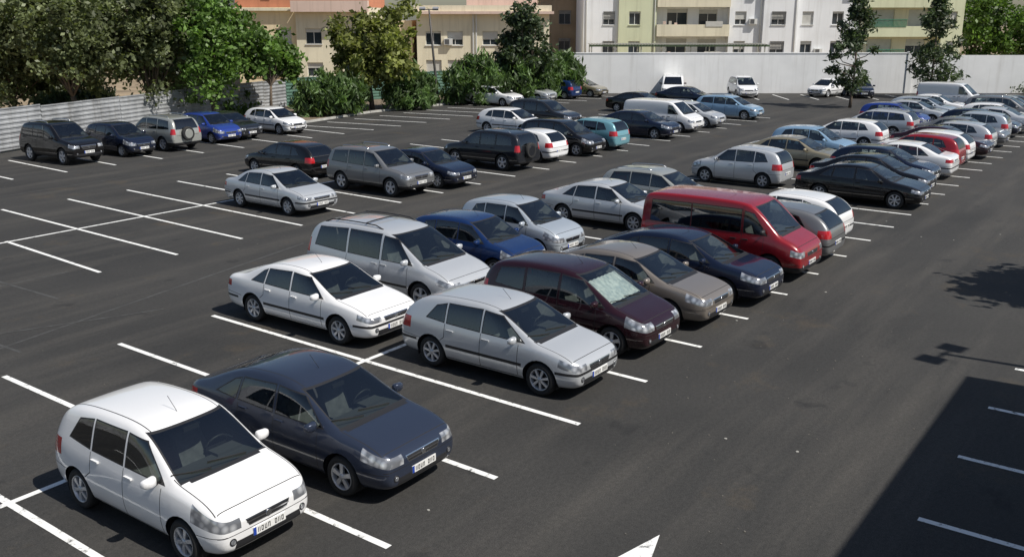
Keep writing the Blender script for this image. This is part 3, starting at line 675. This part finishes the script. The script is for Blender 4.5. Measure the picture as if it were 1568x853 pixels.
def shell(mb,x0,x1,y,depth,z1,m,z0=0):
    Y=y+depth
    mb.face([(x0,y,z0),(x0,Y,z0),(x0,Y,z1),(x0,y,z1)],m); mb.face([(x1,y,z0),(x1,y,z1),(x1,Y,z1),(x1,Y,z0)],m)
    mb.face([(x0,Y,z0),(x1,Y,z0),(x1,Y,z1),(x0,Y,z1)],m); mb.face([(x0,y,z1),(x1,y,z1),(x1,Y,z1),(x0,Y,z1)],Mroof)
Mwh=mat('render_white',(.78,.79,.80),.85,nscale=.4,namt=.06,streak=.16); Mgr=mat('render_pale_green',(.62,.64,.44),.85,nscale=.4,namt=.06,streak=.2)
Mcr=mat('render_cream',(.72,.66,.50),.85,nscale=.4,namt=.07,streak=.2); Mye=mat('render_yellow',(.74,.62,.41),.85,nscale=.4,namt=.08,streak=.22)
Mor=mat('render_salmon',(.55,.22,.12),.85,nscale=.5,namt=.1,streak=.2); Mpk=mat('render_pink',(.66,.50,.42),.85,nscale=.4,namt=.07,streak=.2); Mbr=mat('render_brown',(.40,.31,.20),.85,nscale=.4,streak=.2)
Mawn=mat('green_awning',(.04,.22,.13),.8,nscale=3)
fl=[(2.4,3.8),(5.5,6.85),(8.5,9.85),(11.5,12.85)]
def bays(xs,kind='win',w=1.2): return [(x-w/2,x+w/2,a,b,kind) for x in xs for a,b in fl]
mb=MB(); H=14.5
def part(x0,x1,y,m,ops): facade(mb,x0,x1,0,H,y,ops,m); shell(mb,x0,x1,y,12,H,m)
part(7.6,11.3,0,Mwh,bays([10.3],'bars'))
part(11.3,15.3,-.35,Mgr,bays([13.0],'win'))
part(15.3,23.1,.9,Mwh,[(16.6,18.8,a-.95,b+.25,'door') for a,b in fl]+[(20,22,a-.2,b+.2,'door') for a,b in fl])
for a,b in fl:
    mb.box(15.35,23.05,-.55,-.43,a-1.2,a+.02,Mcr); mb.box(15.35,23.05,-.43,.88,a-1.2,a-1.05,Mcr); mb.box(15.302,15.36,-.42,.88,a-1.04,a+.02,Mcr); mb.box(23.0,23.06,-.42,.88,a-1.04,a+.02,Mcr)
    mb.box(20.5,22.3,-.60,-.56,a-.2,a+.35,Mawn if a>8 else Mshut)
    for i in range(3): mb.box(16+i*.6,16.3+i*.6,-.50,-.47,a+.05-R.uniform(0,.1),a+.1+R.uniform(.1,.3),R.choice([Mcur,Mwh,Mpk]))
part(23.1,26.6,0,Mwh,bays([24.3],'win')); part(26.6,30.2,-.5,Mwh,bays([28.2],'bars',1.5))
part(30.2,37,.2,Mwh,bays([31.5,34.7],'win'))
part(37,45.8,1.0,Mcr,[(38.3,41,a-.95,b+.2,'door') for a,b in fl]+[(42.5,44.6,a-.2,b+.2,'door') for a,b in fl])
for a,b in fl:
    mb.box(37.05,45.75,-.35,-.22,a-1.25,a-.15,Mgr); mb.box(37.05,45.75,-.22,.98,a-1.25,a-1.1,Mgr)
    for i in range(30): mb.box(38+i*.13,38.05+i*.13,-.40,-.36,a-.25,a+.55,Mawn)
    mb.box(38,41.9,-.46,-.41,a+.5,a+.56,Mawn)
part(45.8,48,0,Mgr,bays([46.9],'win',.8))
for x,y in ((7.9,0),(15.1,-.35),(26.4,0),(30.0,-.5)): mb.tube([(x,y-.08,0),(x,y-.08,H)],.05,Mac,8)
mb.obj('white_apartment_building',(*SW(0,105),0),ROTS)
mb=MB(); Mperg=mat('pergola_grey',(.34,.35,.32),.7); Mvine=mat('shade_cloth',(.08,.12,.07),.9,nscale=2,namt=.3)
for i in range(8): mb.box(8+i*2.5,8.1+i*2.5,0,.1,0,3.55,Mperg); mb.box(8+i*2.5,8.1+i*2.5,3,3.1,0,3.6,Mperg)
mb.box(7.8,26,-.02,.12,3.552,3.62,Mperg); mb.box(7.8,26,-.06,-.03,3.42,3.60,Mvine)
for i in range(60): mb.box(7.9+i*.3,8.02+i*.3,-.3,3.3,3.63,3.68,Mperg)
mb.obj('pergola',(*SW(0,99),0),ROTS)
mb=MB(); facade(mb,2.5,12,0,16,0,[(x-.7,x+.7,a,b,'bars') for x in (3.8,6.3,9) for a,b in [(2.4,3.8),(5.4,7.0),(8.4,10),(11.4,13)]],Mbr); shell(mb,2.5,12,0,10,16,Mbr)
mb.obj('brown_apartment_building',(*SW(0,118),0),ROTS)
mb=MB(); ops=[(x-.75,x+.75,a,b,'win') for x in (-7.6,-5.5,-2.1,1.2) for a,b in [(.9,2.3),(3.7,5.0)]]
facade(mb,-9.2,3.6,0,6.6,0,ops,Mcr); shell(mb,-9.2,3.6,0,12,6.6,Mcr)
mb.box(-9.6,4.0,-.8,12.3,6.602,6.85,Mpk); mb.box(-9.4,3.8,-.3,.2,6.852,7.4,Mcr); mb.box(-4.5,2.5,3,9,6.852,9.2,Mpk)
for x in (-3.8,-3.5): mb.box(x,x+.12,-.12,-.003,0,6.59,Mfr)
mb.obj('low_cream_building',(*SW(0,95),0),ROTS)
mb=MB()
ops=[(x-.75,x+.75,a,b,'win') for x in (-24.2,-21.6,-18.6) for a,b in [(.9,2.2),(3.9,5.3)]]
facade(mb,-26,-20.2,0,7.2,.0,[o for o in ops if o[1]<-20.3],Mye); shell(mb,-26,-20.2,0,12,7.2,Mye)
facade(mb,-20.2,-13.5,0,7.2,-.8,[o for o in ops if o[0]>-20.2]+[(-15.9,-14.6,.9,2.2,'win'),(-15.9,-14.6,3.9,5.3,'bars')],Mcr); shell(mb,-20.2,-13.5,-.8,12,7.2,Mcr)
ops2=[(x-.7,x+.7,a,b,'win') for x in (-24,-22,-18.6,-15.2) for a,b in [(8.6,9.9),(11.6,12.9)]]
facade(mb,-26,-13.5,7.205,15,.1,ops2,Mor); shell(mb,-26,-13.5,.1,12,15,Mor,7.205)
mb.box(-20.4,-13.3,-1.8,-.805,6.8,7.8,Mpk); mb.box(-26.1,-20.45,-.5,-.005,6.9,7.15,Mcr)
facade(mb,-13.5,-9.7,0,6.0,2.5,[(-12.3,-11,3.8,5.0,'win')],Mye); shell(mb,-13.5,-9.7,2.5,8,6.0,Mye)
mb.obj('yellow_apartment_building',(*SW(0,93),0),ROTS)
mb=MB()
facade(mb,-34.5,-26.5,0,16,0,[(x-.65,x+.65,a,b,'bars') for x in (-32.6,-30.3,-28.1) for a,b in fl],Mwh); shell(mb,-34.5,-26.5,0,12,16,Mwh)
mb.obj('white_corner_building',(*SW(0,104),0),ROTS)
mb=MB()
facade(mb,-80,-36,0,10,0,[(x-.65,x+.65,a,b,'win') for x in range(-78,-36,4) for a,b in fl[:3]],Mcr); shell(mb,-80,-36,0,12,10,Mcr)
mb.obj('distant_apartment_building',(*SW(0,125),0),ROTS)
mb=MB()
facade(mb,-14,19.6,0,8,0,[(x-.7,x+.7,a,a+1.3,'win') for x in range(-12,19,3) for a in (1.2,4.6)],Mwh)
shell(mb,-14,19.6,0,-9,8,Mwh); o=mb.obj('white_side_building',(0,-3.2,0),0)
# ------------------------------------------------------------------ street lamps
Mpole=mat('lamp_pole_grey',(.09,.085,.08),.6,.3); Mhd=mat('lamp_head',(.35,.35,.36),.4,.3)
def lamp(u,v,h,lean=(0,0),two=True,rot=0):
    mb=MB(); mb.tube([(0,0,0),(0,0,.4),(lean[0]*.5,lean[1]*.5,h*.5),(lean[0],lean[1],h)],[.13,.11,.09,.06],Mpole,10)
    mb.box(-.2,.2,-.2,.2,0,.03,Mpole)
    x,y=lean
    mb.tube([(x-.55,y,h-.05),(x+.55,y,h-.05)],.035,Mpole,6)
    for s in ((-1,1) if two else (1,)):
        a=x+s*.5; v0=[(a-.22,y-.16,h-.12),(a+.22,y-.16,h-.12),(a+.22,y+.20,h+.02),(a-.22,y+.20,h+.02)]
        v1=[(q[0]*1.0,q[1]-.05,q[2]+.13) for q in v0]
        mb.face(v0[::-1],Mhd); mb.face(v1,Mhd)
        for i in range(4): j=(i+1)%4; mb.face([v0[i],v0[j],v1[j],v1[i]],Mhd)
    mb.obj('street_lamp',(u,v,0),rot)
lamp(56.9,48.4,7.0,(-.55,.2),rot=ROTS)
lamp(20.7,-3.0,8.6,rot=-.2)
# ------------------------------------------------------------------ vegetation
def leafmat(name,col,tr=.35):
    m,n,b=nt(name); b.inputs['Base Color'].default_value=(*col,1); b.inputs['Roughness'].default_value=.5
    t=n.nodes.new('ShaderNodeBsdfTranslucent'); t.inputs[0].default_value=(col[0]*1.3,col[1]*1.4,col[2]*.7,1)
    ms=n.nodes.new('ShaderNodeMixShader'); ms.inputs[0].default_value=tr; n.links.new(b.outputs[0],ms.inputs[1]); n.links.new(t.outputs[0],ms.inputs[2]); n.links.new(ms.outputs[0],n.nodes['Material Output'].inputs[0]); return m
def pal(n,c): return [leafmat(n+'_a',c),leafmat(n+'_b',tuple(x*.6 for x in c)),leafmat(n+'_c',tuple(x*1.5 for x in c))]
P_ol=pal('leaf_olive',(.14,.165,.075)); P_gr=pal('leaf_green',(.11,.19,.04)); P_ye=pal('leaf_yellowgreen',(.18,.20,.055)); P_dk=pal('leaf_dark',(.07,.10,.05)); P_le=pal('leaf_oleander',(.095,.155,.05))
Mbark=mat('bark',(.13,.10,.075),.95,nscale=8,namt=.4,bump=.8)
def tree(name,u,v,base,top,rx,P,n=70,per=80,leaf=.2,seed=1,shape='round',trunk=.16,aspect=1.6,cl=.55,forks=3):
    r=random.Random(seed); mb=MB(); cz=(base+top)/2; rz=(top-base)/2
    cs=[]
    lobes=[(r.uniform(-.45,.45)*rx,r.uniform(-.45,.45)*rx,cz+r.uniform(-.55,.4)*rz,r.uniform(.5,.75)) for _ in range(9)]
    while len(cs)<n:
        if shape=='round':
            lb=r.choice(lobes); d=Vector((r.gauss(0,1),r.gauss(0,1),r.gauss(0,1))).normalized()*(r.uniform(.25,1)**.5)*lb[3]
            p=Vector((lb[0]+d.x*rx,lb[1]+d.y*rx,lb[2]+d.z*rz))
        elif shape=='cone':
            t=r.random()**1.1; rad=rx*(1-t)**.75*(.35+.75*min(1,t*5))*r.uniform(.3,1.1); a=r.uniform(0,6.28); p=Vector((rad*math.cos(a),rad*math.sin(a),base+t*(top-base)))
        else:
            a=r.uniform(0,6.28); q=r.random()**.5; t=r.uniform(.05,1); p=Vector((rx*q*math.cos(a),rx*.75*q*math.sin(a),base+(top-base)*t*(1-.45*q*q)))
        if p.z<base*.9: continue
        cs.append(p)
    th=max(base*1.0,.3)
    if shape!='bush':
        lean=Vector((r.uniform(-.3,.3),r.uniform(-.3,.3),0))
        tp=[Vector((0,0,0)),lean*.3+Vector((0,0,th*.5)),lean+Vector((0,0,th))]
        if shape=='cone': tp.append(Vector((lean.x,lean.y,top*.95)))
        mb.tube(tp,[trunk*1.25,trunk,trunk*.8]+([.03] if shape=='cone' else []),Mbark,9)
        for p in r.sample(cs,min(len(cs),20)):
            s=tp[2] if shape!='cone' else Vector((lean.x,lean.y,max(th,p.z-.7)))
            m1=s.lerp(p,.5)+Vector((r.uniform(-.3,.3),r.uniform(-.3,.3),-.05*rx if shape=='cone' else .25))
            mb.tube([s,m1,p],[trunk*.42 if shape!='cone' else .05,trunk*.22 if shape!='cone' else .03,.015],Mbark,5,False)
    else:
        for p in r.sample(cs,min(len(cs),25)): mb.tube([(p.x*.25,p.y*.25,0),(p.x*.6,p.y*.6,p.z*.6),p],[.04,.03,.01],Mbark,4,False)
    sl=[mb.slot(m) for m in P]
    for p in cs:
        k=r.choice([0,0,1,1,2]); cr=cl*r.uniform(.6,1.25)
        for _ in range(int(per*r.uniform(.5,1.3))):
            q=p+Vector((r.gauss(0,cr*.5),r.gauss(0,cr*.5),r.gauss(0,cr*.42)))
            if q.z<.1: continue
            a=Vector((r.gauss(0,1),r.gauss(0,1),r.gauss(0,.8))).normalized()
            if shape=='bush': a=(a+Vector((0,0,1.0))).normalized()
            b=a.cross(Vector((r.gauss(0,1),r.gauss(0,1),r.gauss(0,1)))).normalized()
            l=leaf*r.uniform(.6,1.3); a*=l*aspect*.5; b*=l*.5
            i=len(mb.v); mb.v+=[tuple(q-a),tuple(q+b),tuple(q+a),tuple(q-b)]; mb.f.append((i,i+1,i+2,i+3)); mb.m.append(sl[k if r.random()<.75 else r.randrange(3)])
    return mb.obj(name,(u,v,0))
def st(name,x,Y,*a,**k):   # x: lateral distance (m) in the street frame
    return tree(name,*SW(x,Y),*a,**k)
st('olive_green_tree',-31.0,60,1.4,10.2,4.4,P_ol,220,80,seed=1,leaf=.20,cl=.75)
st('olive_green_tree',-26.4,59.0,1.8,10.2,4.0,P_ol,210,80,seed=2,leaf=.20,trunk=.2,cl=.75)
st('olive_green_tree',-22.6,60.5,1.4,9.8,3.3,P_ol,170,80,seed=3,leaf=.20,cl=.7)
st('broadleaf_tree',-19.0,61.5,1.0,9.2,2.7,P_gr,130,80,seed=4,leaf=.20,cl=.65)
st('broadleaf_tree',-36.5,66,.8,10,4.6,P_gr,130,75,seed=5,leaf=.28,cl=.8)
st('broadleaf_tree',-31.5,68,.6,7,4.2,P_ol,100,70,seed=16,leaf=.3,cl=.9)
st('broadleaf_tree',-25.5,71,.8,8.6,5.0,P_dk,130,70,seed=15,leaf=.3,cl=.9)
st('broadleaf_tree',-16.0,64,2.1,6.1,2.3,P_gr,75,75,seed=6,leaf=.22,cl=.5,trunk=.1)
st('plane_tree',-10.0,69,2.0,8.0,3.3,P_ye,130,75,seed=7,leaf=.25,cl=.6)
st('dark_cypress_tree',1.0,77,1.0,7.7,2.3,P_dk,110,85,seed=8,leaf=.22)
st('casuarina_tree',24.8,70.8,1.4,8.0,2.1,P_dk,75,60,seed=9,leaf=.13,shape='cone',cl=.45,trunk=.1,aspect=3)
st('casuarina_tree',34.3,79.5,.8,8.0,2.7,P_dk,85,65,seed=10,leaf=.14,shape='cone',cl=.52,trunk=.12,aspect=3)
for i,(x,Y) in enumerate([(53,112),(58,110),(64,112)]): st('pine_tree',x,Y,1.5,9.0,4.2,P_gr,90,80,seed=20+i,leaf=.3,cl=.9)
st('oleander_bush',-12.2,65.5,.3,3.1,2.8,P_le,90,85,seed=30,leaf=.14,shape='bush',aspect=4,cl=.5)
st('oleander_bush',-7.3,70,.3,2.9,2.1,P_le,65,85,seed=31,leaf=.14,shape='bush',aspect=4,cl=.5)
st('oleander_bush',-2.4,75,.3,3.6,3.2,P_le,100,85,seed=32,leaf=.15,shape='bush',aspect=4,cl=.55)
st('oleander_bush',1.2,76.5,.3,3.8,2.4,P_le,80,85,seed=33,leaf=.15,shape='bush',aspect=4,cl=.5)
st('oleander_bush',3.9,80,.3,3.8,2.4,P_le,80,85,seed=34,leaf=.16,shape='bush',aspect=4,cl=.5)
st('shrub',-28.5,64,.1,1.9,3.0,P_dk,50,70,seed=35,leaf=.2,shape='bush',aspect=2,cl=.6)
st('shrub',-20.5,66,.1,2.4,3.5,P_gr,55,70,seed=36,leaf=.2,shape='bush',aspect=2,cl=.6)
tree('broadleaf_tree',27.2,-2.2,3.0,9.0,2.4,P_gr,60,70,seed=40,leaf=.24)
st('hedge',46,82.5,.1,1.2,3.5,P_dk,40,60,seed=41,leaf=.15,shape='bush')
# ------------------------------------------------------------------ light, sky, camera
EL=math.radians(52); az=Vector((.10,-.995)).normalized()
sd=bpy.data.lights.new('sun','SUN'); sd.energy=5.0; sd.angle=math.radians(.5); sd.color=(1,.955,.88)
so=bpy.data.objects.new('sun',sd); S.collection.objects.link(so)
d=Vector((-az.x*math.cos(EL),-az.y*math.cos(EL),-math.sin(EL))); so.rotation_euler=d.to_track_quat('-Z','Y').to_euler()
w=bpy.data.worlds.new('World'); S.world=w; w.use_nodes=True; n=w.node_tree; bg=n.nodes['Background']
sk=n.nodes.new('ShaderNodeTexSky'); sk.sky_type='NISHITA'; sk.sun_disc=False; sk.sun_elevation=EL; sk.sun_rotation=math.atan2(az.x,az.y)
n.links.new(sk.outputs[0],bg.inputs[0]); bg.inputs[1].default_value=.08
S.view_settings.view_transform='Standard'; S.view_settings.look='None'; S.view_settings.exposure=0
cd=bpy.data.cameras.new('camera'); cam=bpy.data.objects.new('camera',cd); S.collection.objects.link(cam); S.camera=cam
cd.sensor_width=36; cd.lens=36*1460/1568; cd.clip_end=2000; cd.clip_start=.1
cam.location=(0,0,6.7); cam.rotation_euler=(math.pi/2-math.atan(406/1460),0,A36-math.pi/2)
